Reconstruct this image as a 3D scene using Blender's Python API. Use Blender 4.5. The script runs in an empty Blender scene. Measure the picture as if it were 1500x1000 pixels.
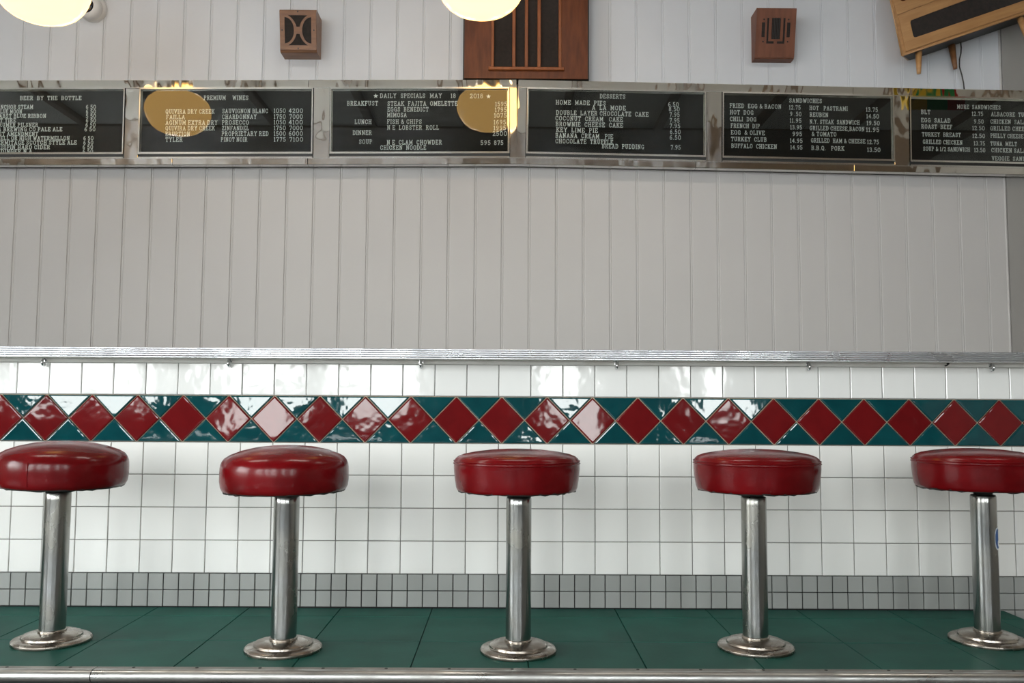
import bpy, bmesh, math, random
from mathutils import Vector, Matrix
from mathutils.geometry import tessellate_polygon
C = bpy.context.scene.collection
R = random.Random(7)
pi = math.pi

# ------------------------------------------------------------------ camera
CAM = Vector((.0263, -3.0759, .6662)); YAW, PIT, ROL, FPX = .0058, .0748, .0056, 1303.4
cd = bpy.data.cameras.new('camera'); cam = bpy.data.objects.new('camera', cd); C.objects.link(cam)
cd.sensor_width = 36; cd.lens = FPX * 36 / 1500; cd.clip_start = .05; cd.clip_end = 200
fw0 = Vector((math.sin(YAW) * math.cos(PIT), math.cos(YAW) * math.cos(PIT), math.sin(PIT)))
rt0 = Vector((math.cos(YAW), -math.sin(YAW), 0)); up0 = rt0.cross(fw0)
rt = rt0 * math.cos(ROL) + up0 * -math.sin(ROL) * -1; up = up0 * math.cos(ROL) - rt0 * math.sin(ROL)
cam.matrix_world = Matrix(((rt.x, up.x, -fw0.x, CAM.x), (rt.y, up.y, -fw0.y, CAM.y), (rt.z, up.z, -fw0.z, CAM.z), (0, 0, 0, 1)))
sc = bpy.context.scene; sc.camera = cam

def ray(px, py):
    return rt * (px - 750) - up * (py - 500) + fw0 * FPX
def at(px, py, Y):
    d = ray(px, py); return CAM + d * ((Y - CAM.y) / d.y)
def atz(px, py, Z):
    d = ray(px, py); return CAM + d * ((Z - CAM.z) / d.z)

# ------------------------------------------------------------------ view, world, window light
vs = sc.view_settings; vs.view_transform = 'Standard'; vs.look = 'None'; vs.exposure = 1.15; vs.gamma = 1; vs.use_curve_mapping = False
sc.cycles.use_denoising = True
sc.cycles.max_bounces = 10; sc.cycles.diffuse_bounces = 5; sc.cycles.transparent_max_bounces = 12
w = bpy.data.worlds.new('sky'); sc.world = w; w.use_nodes = True
nt = w.node_tree; nt.nodes.clear()
tc = nt.nodes.new('ShaderNodeTexCoord'); sx = nt.nodes.new('ShaderNodeSeparateXYZ'); cr = nt.nodes.new('ShaderNodeValToRGB')
bg = nt.nodes.new('ShaderNodeBackground'); wo = nt.nodes.new('ShaderNodeOutputWorld')
nt.links.new(tc.outputs['Generated'], sx.inputs[0]); nt.links.new(sx.outputs['Z'], cr.inputs[0])
cr.color_ramp.elements[0].position = 0; cr.color_ramp.elements[0].color = (.98, .975, .97, 1)
cr.color_ramp.elements[1].position = 1; cr.color_ramp.elements[1].color = (.78, .86, 1, 1)
nt.links.new(cr.outputs[0], bg.inputs[0]); nt.links.new(bg.outputs[0], wo.inputs[0]); bg.inputs[1].default_value = 9.0

ZF, ZC = -.19, 3.40            # room floor, ceiling
XL, XR, YF, YB = -5.6, 4.6, -6.5, 1.53
ZP = -.010                     # top of the raised platform
WINDOWS = [(-5.4, -3.75), (-3.05, -2.15), (-1.75, -.85), (.35, .95), (1.95, 2.6)]
WZ0, WZ1 = .62, 2.95
for a, b in WINDOWS:
    l = bpy.data.lights.new('window_portal', 'AREA'); l.shape = 'RECTANGLE'; l.size = b - a; l.size_y = WZ1 - WZ0
    l.cycles.is_portal = True
    o = bpy.data.objects.new('window_portal', l); C.objects.link(o); o.location = ((a + b) / 2, YF - .12, (WZ0 + WZ1) / 2)
    o.rotation_euler = (pi / 2, 0, 0)
SIDE = (-4.6, -1.6)                # the window in the left wall, along y
l = bpy.data.lights.new('window_portal', 'AREA'); l.shape = 'RECTANGLE'; l.size = SIDE[1] - SIDE[0]; l.size_y = WZ1 - WZ0; l.cycles.is_portal = True
o = bpy.data.objects.new('window_portal', l); C.objects.link(o); o.location = (XL - .12, sum(SIDE) / 2, (WZ0 + WZ1) / 2); o.rotation_euler = (pi / 2, 0, -pi / 2)
FILL_LIGHTS = [(-2.1, -.35, 7), (.0, -.35, 7), (2.1, -.35, 4)]      # unseen fill lights added at the ceiling to brighten the back wall
for x, y, watt in FILL_LIGHTS:
    l = bpy.data.lights.new('fill_lamp', 'AREA'); l.shape = 'RECTANGLE'; l.size = 1.1; l.size_y = .26; l.energy = watt; l.color = (1, .93, .84)
    o = bpy.data.objects.new('fill_lamp', l); C.objects.link(o); o.location = (x, y, ZC - .075)

# ------------------------------------------------------------------ materials
MATS = {}
def mat(name, col, rough=.5, metal=0, spec=.5, coat=0, col2=None, nscale=6, bump=0, bscale=30, bdist=.002, stretch=None, rough2=None, detail=4, nrange=(.35, .65), vary=0, emit=None, estr=0):
    if name in MATS: return MATS[name]
    m = bpy.data.materials.new(name); m.use_nodes = True; t = m.node_tree; b = t.nodes['Principled BSDF']
    b.inputs['Base Color'].default_value = (*col, 1); b.inputs['Roughness'].default_value = rough
    b.inputs['Metallic'].default_value = metal; b.inputs['Specular IOR Level'].default_value = spec
    b.inputs['Coat Weight'].default_value = coat; b.inputs['Coat Roughness'].default_value = .06
    tcn = t.nodes.new('ShaderNodeTexCoord'); src = tcn.outputs['Object']
    oi = t.nodes.new('ShaderNodeObjectInfo')
    off = t.nodes.new('ShaderNodeVectorMath'); off.operation = 'MULTIPLY_ADD'
    cx = t.nodes.new('ShaderNodeCombineXYZ')
    for i in range(3): t.links.new(oi.outputs['Random'], cx.inputs[i])
    t.links.new(cx.outputs[0], off.inputs[0]); off.inputs[1].default_value = (37, 53, 71); t.links.new(src, off.inputs[2]); src = off.outputs[0]
    if stretch:
        mp = t.nodes.new('ShaderNodeMapping'); mp.inputs['Scale'].default_value = stretch; t.links.new(src, mp.inputs[0]); src = mp.outputs[0]
    if col2 or rough2 is not None:
        n = t.nodes.new('ShaderNodeTexNoise'); n.inputs['Scale'].default_value = nscale; n.inputs['Detail'].default_value = detail; t.links.new(src, n.inputs['Vector'])
        r = t.nodes.new('ShaderNodeMapRange'); r.inputs[1].default_value, r.inputs[2].default_value = nrange; t.links.new(n.outputs['Fac'], r.inputs[0])
    cout = None
    if col2:
        mx = t.nodes.new('ShaderNodeMix'); mx.data_type = 'RGBA'; t.links.new(r.outputs[0], mx.inputs[0])
        mx.inputs[6].default_value = (*col, 1); mx.inputs[7].default_value = (*col2, 1); cout = mx.outputs[2]; t.links.new(cout, b.inputs['Base Color'])
    if vary:
        mm = t.nodes.new('ShaderNodeMapRange'); t.links.new(oi.outputs['Random'], mm.inputs[0]); mm.inputs[3].default_value = 1 - vary; mm.inputs[4].default_value = 1 + vary * .3
        h = t.nodes.new('ShaderNodeHueSaturation'); t.links.new(mm.outputs[0], h.inputs['Value']); h.inputs['Color'].default_value = (*col, 1)
        if cout: t.links.new(cout, h.inputs['Color'])
        t.links.new(h.outputs[0], b.inputs['Base Color'])
    if rough2 is not None:
        r2 = t.nodes.new('ShaderNodeMapRange'); t.links.new(r.outputs[0], r2.inputs[0]); r2.inputs[3].default_value = rough; r2.inputs[4].default_value = rough2
        t.links.new(r2.outputs[0], b.inputs['Roughness'])
    if bump:
        n2 = t.nodes.new('ShaderNodeTexNoise'); n2.inputs['Scale'].default_value = bscale; n2.inputs['Detail'].default_value = 2; t.links.new(src, n2.inputs['Vector'])
        bp = t.nodes.new('ShaderNodeBump'); bp.inputs['Strength'].default_value = bump; bp.inputs['Distance'].default_value = bdist
        t.links.new(n2.outputs['Fac'], bp.inputs['Height']); t.links.new(bp.outputs[0], b.inputs['Normal'])
        if coat: t.links.new(bp.outputs[0], b.inputs['Coat Normal'])
    if emit:
        b.inputs['Emission Color'].default_value = (*emit, 1); b.inputs['Emission Strength'].default_value = estr
    MATS[name] = m; return m

def glass_mat(name, f0):
    m = bpy.data.materials.new(name); m.use_nodes = True; t = m.node_tree; t.nodes.clear()
    o = t.nodes.new('ShaderNodeOutputMaterial'); mx = t.nodes.new('ShaderNodeMixShader'); tr = t.nodes.new('ShaderNodeBsdfTransparent'); g = t.nodes.new('ShaderNodeBsdfGlossy')
    lw = t.nodes.new('ShaderNodeFresnel'); lw.inputs[0].default_value = f0
    g.inputs['Roughness'].default_value = 0.004; tr.inputs[0].default_value = (.95, .97, .96, 1)
    t.links.new(lw.outputs[0], mx.inputs[0]); t.links.new(tr.outputs[0], mx.inputs[1]); t.links.new(g.outputs[0], mx.inputs[2]); t.links.new(mx.outputs[0], o.inputs[0])
    return m

M_wall = mat('upper_wall_paint', (.535, .55, .58), .5, col2=(.51, .525, .555), nscale=3, bump=.15, bscale=40, bdist=.001)
M_wall2 = mat('lower_wall_dimmed', (.40, .387, .38), .6, col2=(.392, .379, .373), nscale=3)  # same boards as the upper wall; their dimmer light is put into the colour
M_greytrim = mat('grey_trim_paint', (.24, .23, .22), .55)
M_room = mat('room_plaster', (.62, .59, .54), .7, col2=(.58, .55, .5), nscale=2)
M_front = mat('front_wall_wood', (.11, .075, .05), .5, col2=(.08, .052, .034), nscale=3, stretch=(6, 6, 1))
M_ceil = mat('ceiling_paint', (.76, .72, .65), .7)
M_woodceil = mat('ceiling_wood', (.30, .20, .12), .5, col2=(.22, .14, .08), nscale=3, stretch=(1, 8, 8))
M_floor = mat('room_floor', (.17, .165, .155), .4, col2=(.13, .125, .12), nscale=4)
M_street = mat('street', (.4, .4, .4), .8, col2=(.34, .34, .34), nscale=1)
M_white = mat('white_tile', (.755, .745, .715), .12, spec=.5, bump=.12, bscale=10, bdist=.004, vary=.06)
M_whiteg = mat('white_glossy_tile', (.74, .74, .725), .07, spec=.42, bump=.3, bscale=13, bdist=.004, vary=.04)
M_grey = mat('grey_mosaic_tile', (.30, .305, .29), .3, vary=.10)
M_red = mat('red_glazed_tile', (.135, .0065, .008), .06, spec=.36, bump=.24, bscale=13, bdist=.005, vary=.12, col2=(.115, .0055, .007), nscale=20)
M_teal = mat('teal_glazed_tile', (.003, .055, .062), .05, spec=.65, bump=.22, bscale=18, bdist=.005, vary=.15, col2=(.002, .042, .05), nscale=20)
M_groutw = mat('grey_grout', (.16, .15, .14), .9)
M_groutb = mat('black_grout', (.012, .012, .012), .9)
M_groutc = mat('cream_grout', (.52, .42, .30), .9, col2=(.42, .34, .25), nscale=20)
M_green = mat('green_floor_tile', (.006, .064, .047), .5, spec=.12, col2=(.009, .080, .060), nscale=9, detail=8, bump=.2, bscale=60, bdist=.001, vary=.1)
M_black = mat('black_rubber', (.008, .008, .008), .7)
M_alu = mat('fluted_aluminium', (.90, .91, .93), .24, 1, col2=(.76, .77, .79), nscale=14, rough2=.36)
M_nose = mat('worn_aluminium', (.55, .55, .53), .26, 1, col2=(.36, .35, .33), nscale=9, rough2=.5, bump=.3, bscale=18, bdist=.003, detail=8)
M_nosetop = mat('worn_aluminium_flange', (.30, .28, .25), .45, 1, col2=(.2, .18, .16), nscale=12)
M_chrome = mat('chrome', (.80, .77, .72), .05, 1, bump=.38, bscale=3.6, bdist=.02, stretch=(2.0, 1, 1))
M_chromel = mat('chrome_line', (.85, .84, .80), .16, 1)
M_hook = mat('hook_chrome', (.75, .75, .76), .12, 1)
M_pole = mat('worn_steel', (.38, .39, .385), .17, 1, col2=(.30, .29, .26), nscale=16, rough2=.30, detail=8, stretch=(1, 1, .5))
M_base = mat('tarnished_steel', (.42, .385, .34), .2, 1, col2=(.24, .20, .165), nscale=22, rough2=.36, detail=8)
M_vinyl = mat('red_vinyl', (.135, .0016, .0035), .22, spec=.24, coat=.05, col2=(.085, .001, .002), nscale=9, detail=6, bump=.25, bscale=14, bdist=.006)
M_dark = mat('dark_metal', (.012, .011, .010), .5)
M_felt = mat('black_letter_board', (.005, .006, .006), .85, spec=.15)
M_letter = mat('white_letters', (.92, .95, .90), .5)
M_wood = mat('mahogany', (.125, .034, .009), .4, spec=.25, col2=(.08, .02, .005), nscale=7, stretch=(6, 6, 1), detail=6)
M_woodl = mat('mahogany_light', (.24, .072, .018), .38, spec=.3, col2=(.18, .052, .013), nscale=7, stretch=(6, 6, 1))
M_walnut = mat('walnut', (.20, .088, .034), .35, spec=.35, col2=(.14, .058, .022), nscale=7, stretch=(1.5, 6, 6), detail=6, coat=.2)
M_redwood = mat('red_brown_wood', (.16, .058, .030), .42, spec=.3, col2=(.12, .042, .021), nscale=7, stretch=(6, 6, 1), detail=6)
M_oak = mat('light_oak', (.40, .215, .085), .36, col2=(.32, .16, .06), nscale=6, stretch=(1, 8, 8), detail=6, coat=.15)
M_cloth = mat('speaker_cloth', (.012, .009, .008), .9, col2=(.02, .014, .012), nscale=60)
M_ledge = mat('ledge_paint', (.86, .85, .82), .5, col2=(.70, .67, .62), nscale=9, detail=8, nrange=(.5, .8))
M_camw = mat('camera_shell', (.62, .63, .64), .35)
M_lens = mat('camera_lens', (.006, .007, .012), .12)
M_cord = mat('cord_rubber', (.02, .018, .016), .5)
M_lampm = mat('lamp_metal', (.35, .33, .3), .3, 1)
M_glow = mat('lit_opal_glass', (.25, .2, .1), .12, spec=.3, emit=(1, .575, .175), estr=1.75)
M_stkw = mat('sticker_white', (.7, .72, .75), .4)
M_stkb = mat('sticker_blue', (.02, .09, .28), .4)
M_pane = glass_mat('window_glass', 1.45)
M_bglass = glass_mat('board_glass', 1.55)
M_wframe = mat('window_frame_paint', (.10, .09, .08), .5)
M_scol = [mat('sign_yellow', (.75, .5, .03), .5), mat('sign_green', (.03, .30, .08), .5), mat('sign_red', (.5, .02, .02), .5)]

# ------------------------------------------------------------------ mesh helpers
class MB:
    def __init__(s): s.v = []; s.f = []; s.sm = []
    def add(s, vs, fs, smooth=False):
        n = len(s.v); s.v += [tuple(v) for v in vs]; s.f += [tuple(n + i for i in f) for f in fs]; s.sm += [smooth] * len(fs); return s
    def box(s, x0, x1, y0, y1, z0, z1):
        return s.add([(x, y, z) for z in (z0, z1) for y in (y0, y1) for x in (x0, x1)],
                     [(0, 2, 3, 1), (4, 5, 7, 6), (0, 1, 5, 4), (2, 6, 7, 3), (0, 4, 6, 2), (1, 3, 7, 5)])
    def bbox(s, x0, x1, y0, y1, z0, z1, b):      # box with its front (y0) edges chamfered
        return s.add([(x0 + b, y0, z0 + b), (x1 - b, y0, z0 + b), (x1 - b, y0, z1 - b), (x0 + b, y0, z1 - b),
                      (x0, y0 + b, z0), (x1, y0 + b, z0), (x1, y0 + b, z1), (x0, y0 + b, z1),
                      (x0, y1, z0), (x1, y1, z0), (x1, y1, z1), (x0, y1, z1)],
                     [(0, 1, 2, 3)] + [(i, i + 4, (i + 1) % 4 + 4, (i + 1) % 4) for i in range(4)] + [(i + 4, i + 8, (i + 1) % 4 + 8, (i + 1) % 4 + 4) for i in range(4)] + [(11, 10, 9, 8)])
    def lathe(s, prof, n=48, c=(0, 0, 0), smooth=True):
        vs, fs, m = [], [], len(prof)
        for i in range(n):
            a = 2 * pi * i / n
            vs += [(c[0] + r * math.cos(a), c[1] + r * math.sin(a), c[2] + z) for r, z in prof]
        for i in range(n):
            j = (i + 1) % n
            for k in range(m - 1): fs.append((i * m + k, j * m + k, j * m + k + 1, i * m + k + 1))
        return s.add(vs, fs, smooth)
    def tube(s, pts, r, n=8, caps=True):
        pts = [Vector(p) for p in pts]; rs = r if isinstance(r, (list, tuple)) else [r] * len(pts)
        vs, fs = [], []
        for i, p in enumerate(pts):
            d = (pts[min(i + 1, len(pts) - 1)] - pts[max(i - 1, 0)]).normalized()
            u = d.orthogonal().normalized() if i == 0 else (u - d * u.dot(d)).normalized()
            v = d.cross(u)
            vs += [p + (u * math.cos(2 * pi * k / n) + v * math.sin(2 * pi * k / n)) * rs[i] for k in range(n)]
        for i in range(len(pts) - 1):
            for k in range(n): fs.append((i * n + k, i * n + (k + 1) % n, (i + 1) * n + (k + 1) % n, (i + 1) * n + k))
        if caps: fs += [tuple(range(n))[::-1], tuple((len(pts) - 1) * n + k for k in range(n))]
        return s.add(vs, fs, True)
    def extrude_x(s, prof, x0, x1, smooth=False, close=False):   # prof (y,z) list swept along x
        m = len(prof); vs = [(x, y, z) for x in (x0, x1) for y, z in prof]
        fs = [(k, k + 1, m + k + 1, m + k) for k in range(m - 1)]
        if close: fs += [(m - 1, 0, m, 2 * m - 1), tuple(range(m))[::-1], tuple(range(m, 2 * m))]
        return s.add(vs, fs, smooth)
    def plate(s, loops, y0, y1):    # loops of (x,z): outer then holes; front at y0, back at y1
        flat = [p for l in loops for p in l]
        tris = tessellate_polygon([[Vector((x, z, 0)) for x, z in l] for l in loops]); n = len(flat)
        vs = [(x, y0, z) for x, z in flat] + [(x, y1, z) for x, z in flat]
        fs = [tuple(t) for t in tris] + [(n + t[2], n + t[1], n + t[0]) for t in tris]
        k = 0
        for l in loops:
            for i in range(len(l)): j = (i + 1) % len(l); fs.append((k + i, k + j, n + k + j, n + k + i))
            k += len(l)
        return s.add(vs, fs)
    def mesh(s, name, m):
        me = bpy.data.meshes.new(name); me.from_pydata(s.v, [], s.f)
        me.polygons.foreach_set('use_smooth', s.sm); me.materials.append(m)
        bm = bmesh.new(); bm.from_mesh(me); bmesh.ops.recalc_face_normals(bm, faces=bm.faces); bm.to_mesh(me); bm.free(); me.update(); return me
    def build(s, name, m, parent=None, loc=None, rot=None): return link(name, s.mesh(name, m), parent, loc, rot)
def link(name, me, parent=None, loc=None, rot=None):
    o = bpy.data.objects.new(name, me); C.objects.link(o); o.parent = parent
    if loc is not None: o.location = loc
    if rot is not None: o.rotation_euler = rot
    return o
def tag(o, label, cat, group=None):
    o['label'] = label; o['category'] = cat
    if group: o['group'] = group
    return o
def thing(name, label, cat, loc=(0, 0, 0), rot=(0, 0, 0), group=None):
    o = bpy.data.objects.new(name, None); C.objects.link(o); o.location = loc; o.rotation_euler = rot; return tag(o, label, cat, group)
def struct(o): o['kind'] = 'structure'; return o

# ------------------------------------------------------------------ room shell
struct(MB().box(XL, XR, YF, YB + .4, ZF - .1, ZF).build('floor', M_floor))
ce = struct(MB().box(XL, XR, -2.5, YB + .4, ZC, ZC + .12).build('ceiling', M_ceil))
MB().box(XL, XR, YF, -2.5, ZC - .02, ZC + .12).build('wood_panel', M_woodceil, ce)
b = MB(); b.box(XL - .12, XL, YF, SIDE[0], ZF, ZC); b.box(XL - .12, XL, SIDE[1], YB + .4, ZF, ZC); b.box(XL - .12, XL, *SIDE, ZF, WZ0); b.box(XL - .12, XL, *SIDE, WZ1, ZC)
struct(b.build('wall_left', M_room))
struct(MB().box(XR, XR + .12, YF, YB + .4, ZF, ZC).build('wall_right', M_room))
b = MB(); xs = [XL] + [v for p in WINDOWS for v in p] + [XR]
b.box(XL, XR, YF - .12, YF, ZF, WZ0); b.box(XL, XR, YF - .12, YF, WZ1, ZC)
for i in range(0, len(xs), 2): b.box(xs[i], xs[i + 1], YF - .12, YF, WZ0, WZ1)
struct(b.build('wall_front', M_front))
for i, (a, c) in enumerate(WINDOWS + [SIDE]):
    wn = struct(bpy.data.objects.new('window_%d' % (i + 1), None)); C.objects.link(wn); wn.location = ((a + c) / 2, YF - .06, WZ0)
    if i == len(WINDOWS): wn.location = (XL - .06, (a + c) / 2, WZ0); wn.rotation_euler = (0, 0, pi / 2)
    h = (c - a) / 2; H = WZ1 - WZ0
    MB().plate([[(-h, 0), (h, 0), (h, H), (-h, H)], [(-h + .05, .05), (h - .05, .05), (h - .05, H * .68), (-h + .05, H * .68)],
                [(-h + .05, H * .68 + .05), (h - .05, H * .68 + .05), (h - .05, H - .05), (-h + .05, H - .05)]], -.03, .03).build('window_frame', M_wframe, wn)
    MB().box(-h + .05, h - .05, -.004, .004, .05, H - .05).build('glass_pane', M_pane, wn)
struct(MB().box(-40, 40, -40, 12, ZF - .35, ZF - .25).build('street', M_street))

for k in range(11): MB().box(XL + .6 + k * .92, XL + .67 + k * .92, -2.5, YB, ZC - .05, ZC).build('streak_beam', M_woodceil, ce)  # unseen battens, added so the rippled chrome reflects streaks

# back wall of beaded boards
wb = struct(MB().box(XL, XR, YB + .014, YB + .15, ZF, ZC).build('wall_back', M_wall))
PW = .1415; TRX = at(1474, 390, YB).x
x0s = at(1090.3, 380, YB).x; x0s -= PW * math.floor((x0s + 3.6) / PW)
bead = [(0, .012), (0, .002), (.0012, .0005), (.0022, 0.0022), (.0045, .0006), (.007, 0), (.0095, .0006), (.0118, .0022), (.0135, .0008), (.016, 0), (PW - .0012, 0), (PW, .003), (PW, .012)]
def plank_mesh(z0, z1, m, wd=PW):
    mb = MB(); pr = [p for p in bead if p[0] < wd - 1e-4]; 
    if wd < PW: pr += [(wd, 0), (wd, .012)]
    else: pr = bead
    n = len(pr); mb.add([(x, y, z) for z in (z0, z1) for x, y in pr], [(k, k + 1, n + k + 1, n + k) for k in range(n - 1)])
    return mb.mesh('plank', m)
ZS = 2.13
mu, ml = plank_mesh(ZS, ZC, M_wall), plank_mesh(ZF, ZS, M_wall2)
x = x0s
while x < TRX - .001:
    wd = min(PW, TRX - x)
    if wd > .02:
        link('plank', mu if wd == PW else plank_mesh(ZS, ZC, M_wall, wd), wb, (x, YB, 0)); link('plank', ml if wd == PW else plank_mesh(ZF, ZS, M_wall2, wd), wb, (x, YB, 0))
    x += PW
struct(MB().box(TRX + .012, XR, YB - .012, YB + .014, ZF, ZC).build('trim_1', M_greytrim))
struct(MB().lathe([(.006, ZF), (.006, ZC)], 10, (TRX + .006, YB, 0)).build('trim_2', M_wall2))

# raised platform with green floor tiles
YP = -.738; PXR = atz(1460, 890, ZP).x
pf = struct(MB().box(XL, PXR, YP + .012, 0.0, ZF, ZP - .004).build('floor_platform', M_black))
fx0 = atz(631, 897, ZP).x; FT = .3085
rows = [(-.004, -.128), (-.128, -.432), (-.432, YP + .02)]
i0 = math.ceil((XL + .5 - fx0) / FT)
tmesh = {}
for ri, (ya, yb) in enumerate(rows):
    g = .0007
    for i in range(i0, 40):
        xa, xb = fx0 + i * FT, fx0 + (i + 1) * FT
        if xa > PXR - .01: break
        xb = min(xb, PXR); key = (ri, round(xb - xa, 4))
        if key not in tmesh:
            W = xb - xa; D = abs(yb - ya); e = .0012; k_ = .0014
            q = MB(); q.add([(g, -k_, 0), (W - g, -k_, 0), (W - g, -D + k_, 0), (g, -D + k_, 0), (g + e, -k_ - e, .004), (W - g - e, -k_ - e, .004), (W - g - e, -D + k_ + e, .004), (g + e, -D + k_ + e, .004)],
                            [(4, 5, 6, 7)] + [(k, (k + 1) % 4, (k + 1) % 4 + 4, k + 4) for k in range(4)])
            tmesh[key] = q.mesh('floor_tile', M_green)
        link('floor_tile', tmesh[key], pf, (xa, ya, ZP - .004), (R.uniform(-.0012, .0012), R.uniform(-.0012, .0012), 0))
# aluminium nosing in two lengths
nprof = [(YP + .034, ZP - .001), (YP + .034, ZP + .0025), (YP + .012, ZP + .003)]
nbull = [(YP + .012, ZP + .003)] + [(YP + .006 - .016 * math.sin(a), ZP - .013 + .016 * math.cos(a)) for a in [k * pi / 10 for k in range(0, 11)]] + [(YP + .012, ZP - .029)]
jx = atz(131, 985, ZP).x
for n, (a, c) in enumerate(((XL + .3, jx - .0012), (jx + .0012, PXR + .006))):
    tr = struct(MB().extrude_x(nbull, a, c, True).build('trim_%d' % (n + 3), M_nose))
    MB().extrude_x(nprof, a, c).build('flange', M_nosetop, tr)
    sm = MB().lathe([(0, .0012), (.0035, .001), (.0048, 0)], 10).mesh('screw', M_dark)
    k = math.ceil((a - .045) / .163)
    while k * .163 + .045 < c:
        xx = k * .163 + .045
        if xx > -2: link('screw', sm, tr, (xx, YP + .024, ZP + .003))
        k += 1

# ------------------------------------------------------------------ lunch counter with the tiled front
P = .1105; GX = -15 * P
ct = thing('lunch_counter', 'long diner counter tiled in white with a band of red diamonds and fluted metal edge', 'counter', (0, .32, ZP))
def cpart(mb, name, m): 
    o = mb.build(name, m, ct); o.location = (0, -.32, -ZP); return o
CXL, CXR = GX - 8 * P, GX + 38 * P          # whole tiles from end to end
ZW, ZB0, ZB1, ZT = .103, .5445, .7055, .816
cpart(MB().box(CXL, CXR, .006, .56, ZF, .83), 'counter_body', M_dark)
cpart(MB().box(CXL, CXR, .003, .006, ZF, ZW), 'grout', M_groutb)
cpart(MB().box(CXL, CXR, .003, .006, ZW, ZB0 + .0005), 'grout', M_groutw)
cpart(MB().box(CXL, CXR, .003, .006, ZB0 + .0005, ZB1 - .0005), 'grout', M_groutc)
cpart(MB().box(CXL, CXR, .003, .006, ZB1 - .0005, ZT), 'grout', M_groutw)
cpart(MB().extrude_x([(.006, ZT), (-.008, ZT), (-.012, ZT + .006), (-.012, .8305), (.006, .8305)], CXL, CXR), 'ledge', M_ledge)
cpart(MB().box(CXL, CXR, -.115, .68, .8305, .858), 'counter_top', M_ledge)
fl = [(-.112, .8275), (-.122, .8275), (-.124, .829)]
zz = .830
for k in range(4):
    fl.append((-.1185, zz)); fl.append((-.1185, zz + .0012))
    for a in range(0, 9): fl.append((-.1205 - .0055 * math.sin(a * pi / 8), zz + .0012 + .0058 * a / 8))
    zz += .0070
fl += [(-.124, .8605), (-.121, .8615), (-.10, .8615)]
cpart(MB().extrude_x(fl, CXL, CXR), 'edge_trim', M_alu)
def tile_mesh(w_, h_, g, th, m, e, name='tile'):
    return MB().bbox(-w_ / 2 + g, w_ / 2 - g, -th, .004, -h_ / 2 + g, h_ / 2 - g, e).mesh(name, m)
def tiles(name, me, xs_, z, jit):
    for xx in xs_: link(name, me, ct, (xx, -.32 + R.uniform(-.0004, .0002), z - ZP), (R.gauss(0, jit), 0, R.gauss(0, jit)))
ix = [GX + (i + .5) * P for i in range(-12, 42)]
vis = [xx for xx in ix if -2.55 < xx < 2.55]
g1 = .00125
hs = [(ZW + .0005, .2135), (.2135, .324), (.324, .4345), (.4345, ZB0)]
for za, zb in hs:
    tiles('white_tile', tile_mesh(P, zb - za, g1, .004, M_white, .0016), vis, (za + zb) / 2, .003)
tiles('white_tile', tile_mesh(P, ZT - ZB1, g1, .004, M_whiteg, .0022), vis, (ZT + ZB1) / 2, .008)
Q = .05163; q0 = at(507.3, 872, 0).x
mz = MB().bbox(-Q / 2 + .0016, Q / 2 - .0016, -.003, .004, -.0555 / 2 + .0014, .0555 / 2 - .0014, .001).mesh('grey_mosaic_tile', M_grey)
qs = [q0 + (i + .5) * Q for i in range(-60, 60)]
tiles('grey_mosaic_tile', mz, [v for v in qs if CXL + .03 < v < CXR - .02], .0752, .004)
tiles('grey_mosaic_tile', mz, [v for v in qs if CXL + .03 < v < CXR - .02], .0197, .004)
for zr in (-.0358, -.0913, -.1468): tiles('grey_mosaic_tile', mz, [v for v in qs if PXR + .0 < v < CXR - .02], zr, .004)
# the band: red diamonds between teal triangles
DM = [10, 74, 137.3, 201.7, 266, 330.7, 396.7, 462.7, 530, 598.3, 666, 734, 802.7, 870.7, 939.3, 1006.7, 1073.3, 1139, 1203, 1266.7, 1330, 1392.7, 1455]
dx = [at(p, 583, 0).x for p in DM]; n = len(dx); mi = (n - 1) / 2
DP = sum((i - mi) * v for i, v in enumerate(dx)) / sum((i - mi) ** 2 for i in range(n)); d0 = sum(dx) / n - mi * DP
zb = (ZB0 + ZB1) / 2; hb = (ZB1 - ZB0) / 2
def poly_tile(pts, m, name, th=.005, e=.0045, g=.0018):
    # convex polygon (x,z); offset inwards by g for the joint and e for the glazed bevel
    def inset(P_, d):
        out = []; k = len(P_)
        for i in range(k):
            p0, p1, p2 = Vector(P_[i - 1]), Vector(P_[i]), Vector(P_[(i + 1) % k])
            n1 = (p1 - p0).normalized(); n2 = (p2 - p1).normalized(); n1 = Vector((-n1.y, n1.x)); n2 = Vector((-n2.y, n2.x))
            q = (n1 + n2).normalized(); out.append(p1 + q * d / max(.2, q.dot(n1)))
        return out
    A = inset(pts, g); Bv = inset(pts, g + e * .35); Cc = inset(pts, g + e); k = len(pts)
    vs = [(p.x, .004, p.y) for p in A] + [(p.x, -th * .55, p.y) for p in A] + [(p.x, -th * .85, p.y) for p in Bv] + [(p.x, -th, p.y) for p in Cc]
    fs = []
    for r_ in range(3): fs += [(r_ * k + i, r_ * k + (i + 1) % k, (r_ + 1) * k + (i + 1) % k, (r_ + 1) * k + i) for i in range(k)]
    fs.append(tuple(3 * k + i for i in range(k)))
    return MB().add(vs, fs).mesh(name, m)
hd = DP / 2
dia = poly_tile([(-hd, 0), (0, -hb), (hd, 0), (0, hb)], M_red, 'red_diamond_tile')
tup = poly_tile([(-hd, hb), (0, 0), (hd, hb)], M_teal, 'teal_triangle_tile')
tdn = poly_tile([(-hd, -hb), (hd, -hb), (0, 0)], M_teal, 'teal_triangle_tile')
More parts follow.
